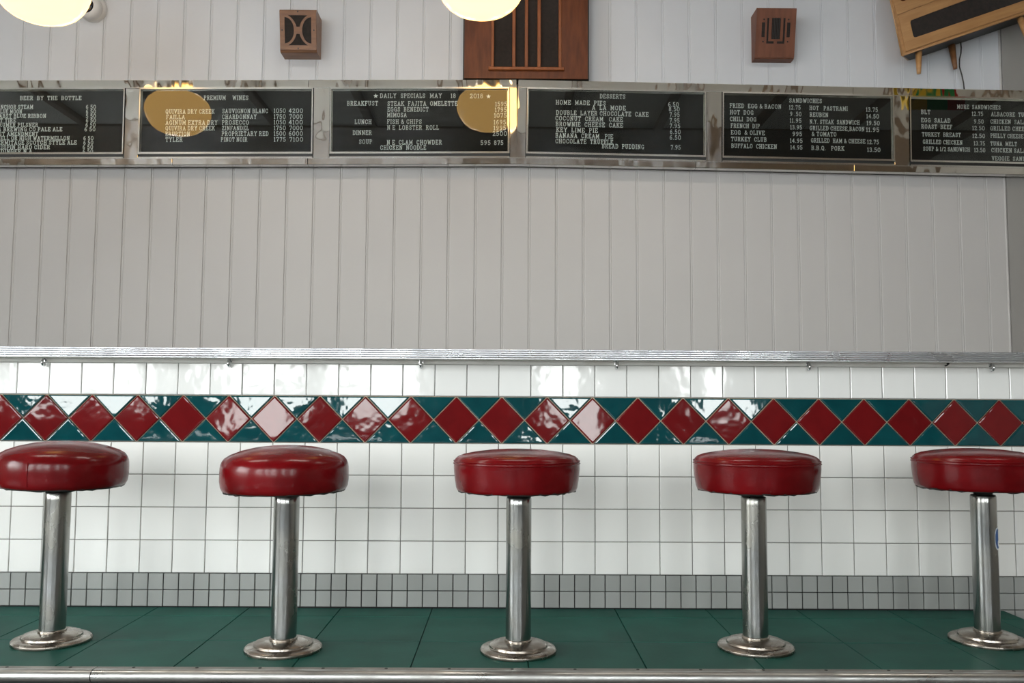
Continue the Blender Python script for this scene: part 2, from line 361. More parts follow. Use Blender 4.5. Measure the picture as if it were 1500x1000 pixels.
for i in range(-8, n + 9):
    xx = d0 + i * DP
    if xx - hd < CXL or xx + hd > CXR: continue
    lean = {5: -.020, 6: -.028, 7: -.008, 8: -.012, 12: -.012, 13: -.034, 1: .004, 0: .004, 2: .004, 9: -.004}.get(i, R.gauss(.002, .005))      # tiles set a little out of true
    link('red_diamond_tile', dia, ct, (xx, -.32, zb - ZP), (lean, 0, R.gauss(0, .006)))
    lean = {0: .0, 1: -.012, 5: -.034, 7: -.026, 8: -.034, 9: -.012, 11: -.010, 13: -.02, 14: -.022, 15: -.032, 16: -.034, 18: -.014}.get(i, R.gauss(0, .006))
    if xx + DP > CXR: continue
    link('teal_triangle_tile', tup, ct, (xx + hd, -.32, zb - ZP), (lean, 0, R.gauss(0, .007)))
    link('teal_triangle_tile', tdn, ct, (xx + hd, -.32, zb - ZP), (R.gauss(-.008, .012), 0, R.gauss(0, .01)))
# purse hooks under the counter edge
hk = MB(); hk.box(-.007, .007, -.004, .003, -.004, .012)
hk.tube([(0, -.004, .004), (0, -.014, .001), (0, -.02, -.008), (0, -.014, -.015), (0, -.006, -.016)], [.0042, .0045, .0045, .005, .0055], 8); hk.lathe([(0, -.007), (.005, -.005), (.007, 0), (.005, .005), (0, .007)], 10, (0, -.006, -.015))
hk = hk.mesh('purse_hook', M_hook)
for px in (66, 337, 617, 903, 1183.5, 1451): link('purse_hook', hk, ct, (at(px, 528, -.012).x, -.32 - .012, .8215 - ZP))
MB().tube([(0, 0, .006), (.004, -.006, .004), (-.006, -.01, -.003), (-.012, -.01, -.004)], .0028, 6).build('broken_hook', M_dark, ct, (at(1387, 533, -.012).x, -.332, .824 - ZP))

# ------------------------------------------------------------------ stools
def lathe_mesh(name, prof, m, n=64): return MB().lathe(prof, n).mesh(name, m)
RS = .178
seat_plain = lathe_mesh('seat', [(0, .006), (.13, .005), (.160, .004), (.1705, .008), (.1755, .018), (RS, .035), (RS, .055), (.1775, .07), (.176, .080), (.172, .089), (.165, .098), (.15, .107), (.12, .118), (.08, .127), (.04, .131), (0, .132)], M_vinyl)
seat_piped = lathe_mesh('seat', [(0, .006), (.13, .005), (.160, .003), (.168, .006), (.1715, .014), (.1755, .04), (RS, .066), (.178, .0805), (.1785, .0815), (.1785, .085), (.176, .0870), (.1735, .0935), (.166, .100), (.15, .106), (.12, .112), (.08, .117), (.04, .1195), (0, .120)], M_vinyl)
def ring(R_, z, r, m, name):
    return MB().lathe([(R_ + r * math.cos(a), z + r * math.sin(a)) for a in [2 * pi * k / 8 for k in range(9)]], 64).mesh(name, m)
pipe1 = ring(RS + .0005, .0805, .0016, M_vinyl, 'piping'); pipe2 = ring(RS - .0002, .0875, .0016, M_vinyl, 'piping')
hb_ = MB(); nn = 72; rr = random.Random(3)
hv, hf = [], []
for i in range(nn):
    a = 2 * pi * i / nn; z = .004 - rr.choice((0, .0005, .001, .0015, .003)) ; r = .160 + rr.uniform(-.003, .004)
    for (q, zz) in ((r + .006, .008), (r + .005, z), (r - .006, z), (r - .008, .006)): hv.append((q * math.cos(a), q * math.sin(a), zz))
for i in range(nn):
    for k in range(3): hf.append((i * 4 + k, (i + 1) % nn * 4 + k, (i + 1) % nn * 4 + k + 1, i * 4 + k + 1))
hem = MB().add(hv, hf, True).mesh('hem', M_dark)
seam = MB().tube([(0, -.178, .082), (0, -.1785, .06), (0, -.1785, .035), (0, -.175, .016)], .0011, 6).mesh('seat_seam', M_vinyl)
ZS0 = .441                      # seat underside above z=0
collar = lathe_mesh('swivel_collar', [(0, .40), (.026, .40), (.026, .432), (.034, .436), (.046, .4375), (.11, .443), (.11, .451)], M_dark, 32)
pole = lathe_mesh('pole', [(.028, .4285), (.0335, .4275), (.0355, .4235), (.0358, .405), (.0355, .2), (.0355, .028)], M_pole, 48)
base = lathe_mesh('base_plate', [(.036, .0305), (.040, .030), (.052, .0292), (.066, .0268), (.076, .0236), (.0795, .0222), (.0808, .0212), (.0812, .020), (.0812, .0158), (.0818, .0148), (.083, .0146), (.092, .0143), (.0995, .0132), (.1035, .0118), (.1045, .0108), (.105, .0095), (.1066, .0085), (.107, .0075), (.107, .001), (.1065, 0)], M_base, 64)
collar_ring = lathe_mesh('base_collar', [(.0355, .036), (.038, .0358), (.039, .033), (.0385, .030)], M_base, 32)
SB = [(76, 935, 'plain', (.012, .02)), (415, 947, 'plain', (.010, .006)), (759, 949.5, 'piped', (0, .003)), (1107, 945, 'piped', (.004, -.002)), (1447, 935, 'piped', (0, .004))]
SL = ['dark red vinyl stool at the left end, seat with a vertical side seam',
      'red vinyl counter stool with a smooth rounded seat without piping, second from the left',
      'red vinyl counter stool standing in the middle of the row of five',
      'red vinyl counter stool second from the right, bulging piped seat',
      'red vinyl counter stool with a blue oval sticker on its pole']
seat_px = [(92, 683), (418, 688), (757, 690), (1108, 691), (1430, 690)]
for i, (px, py, kind, tilt) in enumerate(SB):
    p = atz(px, py, ZP + .008)
    st = thing('counter_stool', SL[i], 'stool', (p.x, p.y, ZP), (0, 0, 0), 'counter stools along the counter')
    link('base_plate', base, st); link('base_collar', collar_ring, st); po = link('pole', pole, st); link('swivel_collar', collar, st)
    sx_ = at(*seat_px[i], p.y).x - p.x
    se = link('seat', seat_plain if kind == 'plain' else seat_piped, st, (max(-.02, min(.02, sx_)), 0, ZS0 + (0, -.005, 0, .001, .003)[i]), (tilt[0], tilt[1], R.uniform(0, 6) if i else -.02))
    if kind == 'piped': link('piping', pipe1, se); link('piping', pipe2, se)
    elif i == 0: link('seat_seam', seam, se, None, (0, 0, -.03))
    link('hem', hem, se)
    if i == 4:
        def curved(w_, h_, r, m, nm, a0):
            vs, fs = [], []; N = 24
            vs.append((r * math.sin(a0), -r * math.cos(a0), 0))
            for k in range(N):
                t = 2 * pi * k / N; a = a0 + w_ * math.copysign(abs(math.cos(t)) ** .7, math.cos(t)) / r; vs.append((r * math.sin(a), -r * math.cos(a), h_ * math.copysign(abs(math.sin(t)) ** .7, math.sin(t))))
            fs = [(0, 1 + k, 1 + (k + 1) % N) for k in range(N)]; return MB().add(vs, fs)
        zst = at(1455, 787, p.y).z - ZP
        s1 = curved(.017, .033, .0362, M_stkw, 'sticker', .82).build('sticker', M_stkw, po, (0, 0, zst)); s1['label'] = 'blue and white oval sticker'
        curved(.0138, .0285, .0366, M_stkb, 'sticker_print', .82).build('sticker_print', M_stkb, s1, (0, 0, 0))
        curved(.006, .009, .0369, M_stkw, 'sticker_print', .88).build('sticker_print', M_stkw, s1, (0, 0, -.014))

# ------------------------------------------------------------------ menu case and boards
YM = 1.455
exec_glyphs = """
A 6.4|.8,0 3.2,7 5.6,0|1.7,2.4 4.7,2.4|0,0 1.8,0|4.6,0 6.4,0
B 5.8|1.1,0 1.1,7|.2,7 3.5,7 4.6,6.3 4.7,5 4.2,4 3.2,3.7 1.1,3.7|3.2,3.7 4.7,3 5.1,1.9 4.6,.6 3.5,0 .2,0
C 6|5.4,5 4.9,6.3 3.6,7 2.2,6.8 1.1,5.7 .7,3.5 1.1,1.3 2.2,.2 3.6,0 4.9,.6 5.4,1.8|5.4,4.6 5.4,6.6
D 6.2|1.1,0 1.1,7|.2,7 3.2,7 4.7,6.2 5.4,4.5 5.4,2.5 4.7,.8 3.2,0 .2,0
E 5.6|1.1,0 1.1,7|.2,7 5,7 5,5.6|1.1,3.6 3.8,3.6|.2,0 5.2,0 5.2,1.5
F 5.3|1.1,0 1.1,7|.2,7 5,7 5,5.6|1.1,3.6 3.8,3.6|.2,0 2.2,0
G 6.3|5.4,5 4.9,6.3 3.6,7 2.2,6.8 1.1,5.7 .7,3.5 1.1,1.3 2.2,.2 3.6,0 5.3,.6|5.3,0 5.3,2.8|4,2.8 6.2,2.8
H 6.6|1.2,0 1.2,7|5.4,0 5.4,7|1.2,3.6 5.4,3.6|.2,0 2.2,0|.2,7 2.2,7|4.4,0 6.4,0|4.4,7 6.4,7
I 2.6|1.3,0 1.3,7|.2,0 2.4,0|.2,7 2.4,7
J 4.6|3.2,7 3.2,1.4 2.4,.1 1.2,.1 .5,1.4|2,7 4.4,7
K 6.4|1.2,0 1.2,7|5.4,7 1.2,3|2.6,4.2 5.6,0|.2,0 2.2,0|.2,7 2.2,7|4.4,7 6.2,7|4.6,0 6.4,0
L 5.4|1.2,0 1.2,7|.2,7 2.2,7|.2,0 5,0 5,1.7
M 7.6|1.2,0 1.2,7 3.8,1.5 6.4,7 6.4,0|.2,0 2,0|.2,7 1.4,7|5.5,0 7.4,0|6.2,7 7.4,7
N 6.6|1.2,0 1.2,7 5.3,0 5.3,7|.2,0 2.1,0|.2,7 1.4,7|4.3,7 6.3,7
O 6.4|3.2,7 1.8,6.6 .9,5.3 .7,3.5 .9,1.7 1.8,.4 3.2,0 4.6,.4 5.5,1.7 5.7,3.5 5.5,5.3 4.6,6.6 3.2,7
P 5.7|1.2,0 1.2,7|.2,7 3.6,7 4.8,6.3 5,5.1 4.6,3.9 3.6,3.4 1.2,3.4|.2,0 2.3,0
Q 6.4|3.2,7 1.8,6.6 .9,5.3 .7,3.5 .9,1.7 1.8,.4 3.2,0 4.6,.4 5.5,1.7 5.7,3.5 5.5,5.3 4.6,6.6 3.2,7|3.4,2 5.6,-.8
R 6.3|1.2,0 1.2,7|.2,7 3.6,7 4.7,6.4 4.9,5.2 4.5,4.1 3.6,3.7 1.2,3.7|3.4,3.7 5.2,0|.2,0 2.2,0|4.6,0 6.2,0
S 5.4|4.6,5.3 4.2,6.5 2.8,7 1.4,6.6 .8,5.4 1.4,4.2 3.8,3.1 4.7,1.8 4.2,.5 2.8,0 1.4,.4 .8,1.7|4.7,5 4.7,6.6|.7,.3 .7,2
T 6|3,0 3,7|.5,5.4 .5,7 5.5,7 5.5,5.4|2,0 4,0
U 6.4|1.2,7 1.2,2.2 1.8,.6 3.2,0 4.6,.6 5.2,2.2 5.2,7|.2,7 2.2,7|4.3,7 6.2,7
V 6.4|.9,7 3.2,0 5.5,7|.1,7 1.9,7|4.6,7 6.3,7
W 8.6|.9,7 2.6,0 4.3,6 6,0 7.7,7|.1,7 1.9,7|6.8,7 8.5,7
X 6.2|.9,7 5.3,0|5.3,7 .9,0|.1,0 1.8,0|4.4,0 6.1,0|.1,7 1.8,7|4.4,7 6.1,7
Y 6.2|.9,7 3.1,3.4 5.3,7|3.1,3.4 3.1,0|.1,7 1.8,7|4.4,7 6.1,7|2.2,0 4,0
Z 5.6|.7,5.5 .7,7 4.9,7 .6,0 5,0 5,1.5
0 6|3,7 1.7,6.6 .8,5.3 .6,3.5 .8,1.7 1.7,.4 3,0 4.3,.4 5.2,1.7 5.4,3.5 5.2,5.3 4.3,6.6 3,7
1 3|.4,5.8 1.6,7 1.6,0|.5,0 2.7,0
2 5.4|.8,5.2 1.2,6.5 2.6,7 4.1,6.6 4.6,5.3 4.1,3.9 .6,0 5,0 5,.9
3 5.2|.8,5.8 1.5,6.8 3,7 4.2,6.3 4.3,5 3.6,4 2.2,3.7|3.4,3.8 4.5,3 4.7,1.8 4.1,.5 2.8,0 1.4,.2 .6,1.2
4 5.6|4,0 4,7 .5,2.2 5.3,2.2
5 5.4|4.6,7 1.3,7 1,3.8 2.8,4.3 4.3,3.7 4.8,2.2 4.2,.7 2.8,0 1.4,.2 .6,1.2
6 5.6|4.4,6.7 2.8,6.6 1.4,5.2 .8,3 1,1.2 2,.1 3.3,0 4.5,.8 4.8,2.1 4.2,3.4 3,3.9 1.7,3.5 .9,2.4
7 5.2|.7,5.8 .7,7 4.7,7 2.2,0
8 5.6|2.8,3.8 1.4,4.4 1,5.5 1.6,6.6 2.8,7 4,6.6 4.6,5.5 4.2,4.4 2.8,3.8 1.2,3 .7,1.8 1.3,.5 2.8,0 4.3,.5 4.9,1.8 4.4,3 2.8,3.8
9 5.6|1.2,.3 2.8,.4 4.2,1.8 4.8,4 4.6,5.8 3.6,6.9 2.3,7 1.1,6.2 .8,4.9 1.4,3.6 2.6,3.1 3.9,3.5 4.7,4.6
& 6.6|6,3.4 4.6,1 3,0 1.6,.1 .7,1.3 1.1,2.8 3.2,4.4 3.8,5.6 3.2,6.8 2.2,6.8 1.7,5.6 2.6,3.8 6.2,0
. 2|1,.1 1,.5
, 2|1.1,.5 .7,-1.2
/ 4|.4,-.3 3.6,7.3
"""
GL = {}
for ln in exec_glyphs.strip().split('\n'):
    h, *sts = ln.split('|'); ch, wd = h.split(); GL[ch] = (float(wd), [[tuple(map(float, p.split(','))) for p in s.split()] for s in sts])
GL['*'] = (6, [])
def text_mb(s, x0, x1, zc, hgt, y):
    u = hgt / 7; sp = 3.6; gap = 1.9
    tot = sum(GL[c][0] + gap if c != ' ' else sp for c in s) - gap
    kx = (x1 - x0) / tot; x = x0; mb = MB(); th = .50; ky = u; z0 = zc - hgt / 2
    kt = min(ky, kx * 1.15)
    for c in s:
        if c == ' ': x += sp * kx; continue
        wd, sts = GL[c]
        if c == '*':
            cxx, cz = x + 3 * kx, zc; pts = [(cxx + u * (4.2 if k % 2 == 0 else 1.7) * math.sin(k * pi / 5), cz + u * (4.2 if k % 2 == 0 else 1.7) * math.cos(k * pi / 5)) for k in range(10)]
            mb.plate([pts], y - .0015, y)
        for st in sts:
            P_ = [(x + a * kx, z0 + b_ * ky) for a, b_ in st]
            for (ax, az), (bx, bz) in zip(P_, P_[1:]):
                d = Vector((bx - ax, bz - az)); L = d.length
                if L < 1e-7: continue
                d /= L; nx = Vector((-d.y, d.x)) * th * kt; e = d * th * kt * .7
                q = [Vector((ax, az)) - e - nx, Vector((bx, bz)) + e - nx, Vector((bx, bz)) + e + nx, Vector((ax, az)) - e + nx]
                mb.add([(v.x, y - .0015, v.y) for v in q] + [(v.x, y, v.y) for v in q], [(0, 1, 2, 3), (0, 4, 5, 1), (1, 5, 6, 2), (2, 6, 7, 3), (3, 7, 4, 0)])
        x += (wd + gap) * kx
    return mb
SEAM = at(757.5, 178, YM)
class Sec:
    def __init__(s, org, ang): s.o = org; s.a = ang
    def loc(s, px, py, dy=0):
        w_ = at(px, py, YM + dy) - s.o; c, q = math.cos(s.a), math.sin(s.a)
        return (w_.x * c - w_.z * q, w_.x * q + w_.z * c)
    def world(s, x, y, z):
        c, q = math.cos(s.a), math.sin(s.a); return (s.o.x + x * c + z * q, YM + y, s.o.z - x * q + z * c)
HC = .2245
SECL, SECR = Sec(SEAM, -.0095), Sec(SEAM, .0142)
boards = [  # section, left px, right px, scale, offx, offy, heading, entries (text, x0, x1, yc) in crop pixels
 (SECL, -78, 182.5, 3.848, 0, 0, 'BEER BY THE BOTTLE', 5.5, [('BEER  BY  THE  BOTTLE', 113, 458, 552), ('ANCHOR STEAM', -14, 186, 602), ('BLUE MOON', -14, 123, 628), ('PABST BLUE RIBBON', -22, 259, 653), ('FAT TIRE', -36, 89, 678), ('TRUMER PILSNER', -24, 214, 703), ('A BREWING CO PALE ALE', -10, 350, 728), ('21ST AMENDMENT', -34, 214, 754), ('HELL OR HIGH WATERMELLON', -16, 392, 778), ('HERMITAGE SCOTCH STYLE ALE', -34, 432, 803), ('CRISPIN HARD CIDER', -34, 281, 829), ('ERDINGER N A', -36, 180, 852)]
  + [(p, a, b_, y) for p, a, b_, y in (('6 50', 484, 540, 602), ('6 50', 484, 540, 628), ('5 50', 484, 540, 653), ('6 50', 484, 540, 678), ('6 50', 482, 538, 703), ('6 50', 476, 537, 728), ('6 50', 470, 526, 778), ('6 50', 470, 525, 803), ('6 50', 466, 524, 828), ('6 50', 466, 524, 852))]),
 (SECL, 202.5, 459, 5, 190, 90, 'PREMIUM WINES', 6.1, [('PREMIUM', 543, 702, 265), ('WINES', 753, 868, 265), ('QUIVIRA DRY CREEK', 263, 620, 366), ('FAILLA', 268, 403, 406), ('AGINUM EXTRA DRY', 263, 642, 447), ('QUIVIRA DRY CREEK', 262, 623, 488), ('ERUPTION', 262, 440, 530), ('TYLER', 262, 386, 572), ('SAUVIGNON BLANC', 678, 1012, 362), ('CHARDONNAY', 676, 928, 404), ('PROSECCO', 676, 872, 446), ('ZINFANDEL', 676, 872, 487), ('PROPRIETARY RED', 674, 1016, 528), ('PINOT NOIR', 668, 861, 571), ('1050', 1056, 1142, 360), ('4200', 1165, 1268, 360), ('1750', 1056, 1142, 403), ('7000', 1170, 1267, 403), ('1050', 1056, 1142, 444), ('4100', 1165, 1267, 444), ('1750', 1056, 1142, 486), ('7000', 1170, 1267, 486), ('1500', 1056, 1142, 527), ('6000', 1165, 1267, 527), ('1775', 1056, 1142, 570), ('7100', 1170, 1269, 570)]),
 (SECL, 482.5, 747, 5, 470, 90, 'DAILY SPECIALS', 6.2, [('*', 388, 416, 252), ('DAILY', 434, 552, 250), ('SPECIALS', 586, 763, 250), ('MAY', 799, 886, 250), ('18', 952, 988, 250), ('2018', 1092, 1187, 252), ('*', 1214, 1242, 256), ('BREAKFUST', 192, 418, 306), ('STEAK  FAJITA  OMELETTE', 488, 1000, 307), ('1595', 1278, 1362, 311), ('EGGS  BENEDICT', 488, 788, 350), ('1795', 1276, 1360, 353), ('MIMOSA', 486, 628, 391), ('1075', 1270, 1360, 394), ('LUNCH', 248, 370, 441), ('FISH & CHIPS', 486, 738, 440), ('1695', 1267, 1355, 444), ('N E  LOBSTER  ROLL', 486, 864, 483), ('1995', 1266, 1355, 486), ('DINNER', 234, 372, 521), ('2500', 1258, 1362, 527), ('SOUP', 280, 375, 587), ('N E  CLAM  CHOWDER', 484, 886, 591), ('595', 1170, 1242, 594), ('875', 1268, 1336, 594), ('CHICKEN  NOODLE', 435, 770, 630)]),
 (SECR, 770.5, 1035, 4.839, 750, 90, 'DESSERTS', 6.2, [('DESSERTS', 623, 803, 247), ('HOME  MADE  PIES', 311, 664, 292), ('A  LA  MODE', 568, 806, 328), ('DOUBLE  LAYER CHOCOLATE  CAKE', 313, 968, 368), ('COCONUT  CREAM   CAKE', 308, 786, 406), ('BROWNIE  CHEESE  CAKE', 311, 786, 447), ('KEY  LIME  PIE', 314, 608, 486), ('BANANA  CREAM   PIE', 309, 716, 527), ('CHOCOLATE  TRUFFLE', 308, 716, 567), ('BREAD  PUDDING', 638, 936, 602), ('6.50', 1107, 1181, 304), ('8.50', 1112, 1188, 337), ('7.95', 1117, 1188, 376), ('7.95', 1118, 1187, 417), ('7.95', 1118, 1192, 456), ('6.50', 1120, 1195, 498), ('6.50', 1118, 1197, 538), ('7.95', 1126, 1195, 608)]),
 (SECR, 1057.5, 1310.5, 4.839, 1040, 90, 'SANDWICHES', 6.0, [('SANDWICHES', 563, 793, 278), ('FRIED  EGG & BACON', 141, 505, 316), ('12.75', 562, 642, 325), ('HOT  DOG', 142, 308, 360), ('9 .50', 568, 648, 372), ('CHILI  DOG', 142, 328, 408), ('11.95', 567, 648, 418), ('FRENCH  DIP', 148, 353, 456), ('13.95', 570, 652, 466), ('EGG  & OLIVE', 149, 388, 504), ('995', 586, 652, 513), ('TURKEY  CLUB', 150, 401, 551), ('14.95', 568, 656, 561), ('BUFFALO  CHICKEN', 152, 474, 600), ('14.95', 571, 655, 608), ('HOT   PASTRAMI', 706, 976, 331), ('13.75', 1107, 1190, 341), ('REUBEN', 708, 838, 377), ('14.50', 1110, 1198, 388), ('N.Y. STEAK  SANDWICH', 708, 1060, 429), ('19.50', 1112, 1203, 436), ('GRILLED CHEESE,BACON', 708, 1094, 475), ('11.95', 1108, 1199, 483), ('& TOMATO', 722, 896, 514), ('GRILLED  HAM & CHEESE', 717, 1101, 562), ('12.75', 1116, 1197, 570), ('B.B.Q.   PORK', 720, 952, 614), ('13.50', 1116, 1208, 625)]),
 (SECR, 1332, 1592, 5.554, 1260, 80, 'MORE SANDWICHES', 5.9, [('MORE  SANDWICHES', 790, 1142, 426), ('BLT', 497, 571, 466), ('12.75', 910, 1000, 481), ('EGG  SALAD', 497, 734, 534), ('9.50', 927, 1005, 543), ('ROAST  BEEF', 499, 748, 586), ('12.50', 914, 1013, 597), ('TURKEY  BREAST', 504, 818, 650), ('12.50', 915, 1016, 660), ('GRILLED CHICKEN', 511, 832, 711), ('13.75', 926, 1016, 721), ('SOUP & 1/2 SANDWICH', 514, 893, 768), ('13.50', 930, 1018, 776), ('ALBACORE  TUNA', 1067, 1385, 486), ('CHICKEN  SALAD', 1061, 1375, 546), ('GRILLED CHEESE', 1060, 1385, 602), ('PHILLY CHEESE', 1062, 1328, 661), ('TUNA  MELT', 1061, 1276, 725), ('CHICKEN SALAD', 1068, 1375, 779), ('VEGGIE  SANDWICH', 1072, 1450, 846)]),
]
HT, HBm = HC - .041, -HC + .033          # the openings of the case
def case(sec, label, x0, x1, holes, joints):
    t = thing('menu_case', label, 'sign case', sec.world(0, 0, 0), (0, sec.a, 0))
    dp = YB - YM
    MB().box(x0, x1, .042, dp - .002, -HC + .004, HC - .004).build('back_box', M_dark, t)
    for z0, z1, nm in ((HT, HC, 'top_rail'), (-HC, HBm, 'bottom_rail')):
        js = [x0] + joints + [x1]
        for a, c in zip(js, js[1:]): MB().bbox(a + .0008, c - .0008, 0, .042, z0, z1, .0015).build(nm, M_chrome, t)
    xs = [x0] + [v for h in holes for v in h] + [x1]
    for k in range(0, len(xs), 2): MB().bbox(xs[k], xs[k + 1], .002, .042, HBm, HT, .001).build('mullion', M_chrome, t)
    MB().box(x0, x1, -.0015, .001, HT - .0022, HT + .0012).build('bead', M_chromel, t); MB().box(x0, x1, -.0015, .001, HBm - .0012, HBm + .0018).build('bead', M_chromel, t)
for sec, sel, lab in ((SECL, boards[:3], 'polished chrome menu case over the counter, holding the beer, wine and daily specials boards'), (SECR, boards[3:], 'polished chrome menu case over the counter, holding the dessert and sandwich boards')):
    holes = [(sec.loc(b_[1], 180)[0], sec.loc(b_[2], 185)[0]) for b_ in sel]
    if sec is SECL: case(sec, lab, holes[0][0] - .1, -.0015, holes, [sec.loc(40, 125)[0], sec.loc(255, 124)[0], sec.loc(452, 120)[0]])
    else: case(sec, lab, .0015, holes[-1][1] + .1, holes, [sec.loc(1020, 120)[0], sec.loc(1250, 130)[0]])
    for (xa, xb), b_ in zip(holes, sel):
        g = .003; xa += g; xb -= g; xm = (xa + xb) / 2; hw = (xb - xa) / 2
        t = thing('menu_board', 'black menu board headed %s in white letters, under glass' % b_[6], 'menu board', sec.world(xm, 0, 0), (0, sec.a, 0), 'black menu boards above the counter')
        zt, z_b = HT - .002, HBm + .003; zl = z_b + .026     # zl: lower lip of the pane
        MB().box(-hw + .004, hw - .004, .024, .034, zl - .01, zt - .004).build('letter_board', M_felt, t)
        fr = MB()
        def bar(a, c, z0, z1, ins): fr.add([(a[0], -.004, z0[0]), (c[0], -.004, z0[1]), (c[1], .022, z1[1]), (a[1], .022, z1[0])], [(0, 1, 2, 3)])
        w1 = .010
        MB().plate([[(-hw, zl - .006), (hw, zl - .006), (hw, zt), (-hw, zt)], [(-hw + .006, zl + .004), (hw - .006, zl + .004), (hw - .006, zt - .006), (-hw + .006, zt - .006)]], -.004, .010).build('pane_frame', M_chromel, t)
        MB().plate([[(-hw + .002, zl + .001), (hw - .002, zl + .001), (hw - .002, zt - .002), (-hw + .002, zt - .002)], [(-hw + .011, zl + .006), (hw - .011, zl + .006), (hw - .011, zt - .011), (-hw + .011, zt - .011)]], .012, .0235).build('inner_frame', M_chrome, t)
        MB().box(-hw + .006, hw - .006, .004, .007, zl + .004, zt - .006).build('glass_pane', M_bglass, t)
        MB().box(-hw, hw, .006, .030, z_b + .004, zl - .006).build('slot', M_dark, t)
        MB().box(-hw, hw, -.003, .02, z_b - .001, z_b + .005).build('bottom_bead', M_chromel, t)
        for s, a, c, y in b_[8]:
            pxa, pxb, py = b_[4] + a / b_[3], b_[4] + c / b_[3], b_[5] + y / b_[3]
            xa_, z_ = sec.loc(pxa, py, .0225); xb_, _ = sec.loc(pxb, py, .0225)
            text_mb(s, xa_ - xm, xb_ - xm, sec.loc((pxa + pxb) / 2, py, .0225)[1], b_[7] * .00352, .024).build('lettering', M_letter, t)

# ------------------------------------------------------------------ pendant lamps
gp = [(0, 0), (.03, .001), (.06, .0045), (.095, .0125), (.125, .026), (.150, .045), (.170, .07), (.185, .098), (.195, .13), (.193, .165), (.178, .20), (.145, .23), (.10, .248), (.062, .258), (.055, .275), (.05, .285)]
globe = lathe_mesh('glass_globe', gp, M_glow, 48)
fitter = lathe_mesh('fitter', [(.0, .345), (.02, .342), (.05, .325), (.06, .30), (.06, .272), (.055, .272)], M_lampm, 32)
for px, py, lab in ((704, 26, 'lit opal glass pendant lamp in front of the mahogany cabinet'), (59, 34, 'lit opal glass pendant lamp beside the security camera')):
    p = at(px, py, .66); p.z += .014
    t = thing('pendant_lamp', lab, 'lamp', p, (0, 0, 0), 'opal glass pendant lamps')
    link('glass_globe', globe, t); link('fitter', fitter, t)
    MB().tube([(0, 0, .34), (0, 0, ZC - p.z - .03)], .009, 10).build('stem', M_lampm, t)
    MB().lathe([(0, ZC - p.z - .045), (.03, ZC - p.z - .04), (.065, ZC - p.z - .008), (.065, ZC - p.z - .001)], 24).build('canopy', M_lampm, t)

# ------------------------------------------------------------------ things on the back wall
def arc(cx, cz, rx, rz, a0, a1, n=12): return [(cx + rx * math.cos(math.radians(a0 + (a1 - a0) * k / n)), cz + rz * math.sin(math.radians(a0 + (a1 - a0) * k / n))) for k in range(n + 1)]
def rrect(x0, x1, z0, z1, r):
    return arc(x0 + r, z0 + r, r, r, 180, 270, 3) + arc(x1 - r, z0 + r, r, r, 270, 360, 3) + arc(x1 - r, z1 - r, r, r, 0, 90, 3) + arc(x0 + r, z1 - r, r, r, 90, 180, 3)
def wedge_body(hw, hh, db, dt, m, t, rad=.01):      # box on the wall, db deep at the bottom, dt at the top; front face tilted
    pr = [(0, -hh), (-db + rad, -hh), (-db + rad * .3, -hh + rad * .3), (-db, -hh + rad), (-dt, hh - rad), (-dt + rad * .3, hh - rad * .3), (-dt + rad, hh), (0, hh)]
    return MB().extrude_x(pr, -hw, hw, False, True).build('cabinet', m, t)
# small walnut speaker, left
F1 = YB - .115; a = at(437, 45, F1)
wd, hh_ = (at(464.5, 45, F1).x - at(410.5, 45, F1).x) / 2, (at(437, 15, F1).z - at(437, 74, F1).z) / 2
t = thing('wall_speaker', 'small walnut wall speaker with a curved hourglass grille, left of the mahogany cabinet', 'speaker', (a.x, YB, a.z))
tl = math.atan2(.035, 2 * hh_)
wedge_body(wd, hh_, .10, .135, M_walnut, t, .012)
fp = bpy.data.objects.new('grille_plate', None)
u = wd / 1.0
outer = rrect(-wd * .98, wd * .98, -hh_ * .92, hh_ * .92, .006)
Dl = [(-.72 * wd, -.62 * hh_)] + arc(-.72 * wd, 0, .50 * wd, .62 * hh_, -88, 88, 12) + [(-.72 * wd, .62 * hh_)]
Dr = [(-x_, z_) for x_, z_ in reversed(Dl)]
top = arc(-.95 * wd, 0, .88 * wd, .80 * hh_, 62, 12, 8) + arc(.95 * wd, 0, .88 * wd, .80 * hh_, 168, 118, 8)
bot = [(x_, -z_) for x_, z_ in reversed(top)]
o = MB().plate([outer, Dl, Dr, top, bot], -.004, 0).build('grille_plate', M_walnut, t, (0, -.1185, 0), (-tl * -1, 0, 0)); o['label'] = 'walnut front plate with four cut-outs'
MB().plate([rrect(-wd * .9, wd * .9, -hh_ * .85, hh_ * .85, .004)], -.0012, -.0003).build('speaker_cloth', M_cloth, t, (0, -.1185, 0), (tl, 0, 0))
sm = MB().lathe([(0, .001), (.003, .0008), (.004, 0)], 8).mesh('screw', M_dark)
for x_, z_ in ((0, .86), (0, -.84), (-.86, 0), (.86, 0)): link('screw', sm, t, (x_ * wd, -.1228 - z_ * hh_ * math.tan(tl), z_ * hh_), (pi / 2 + tl, 0, 0))
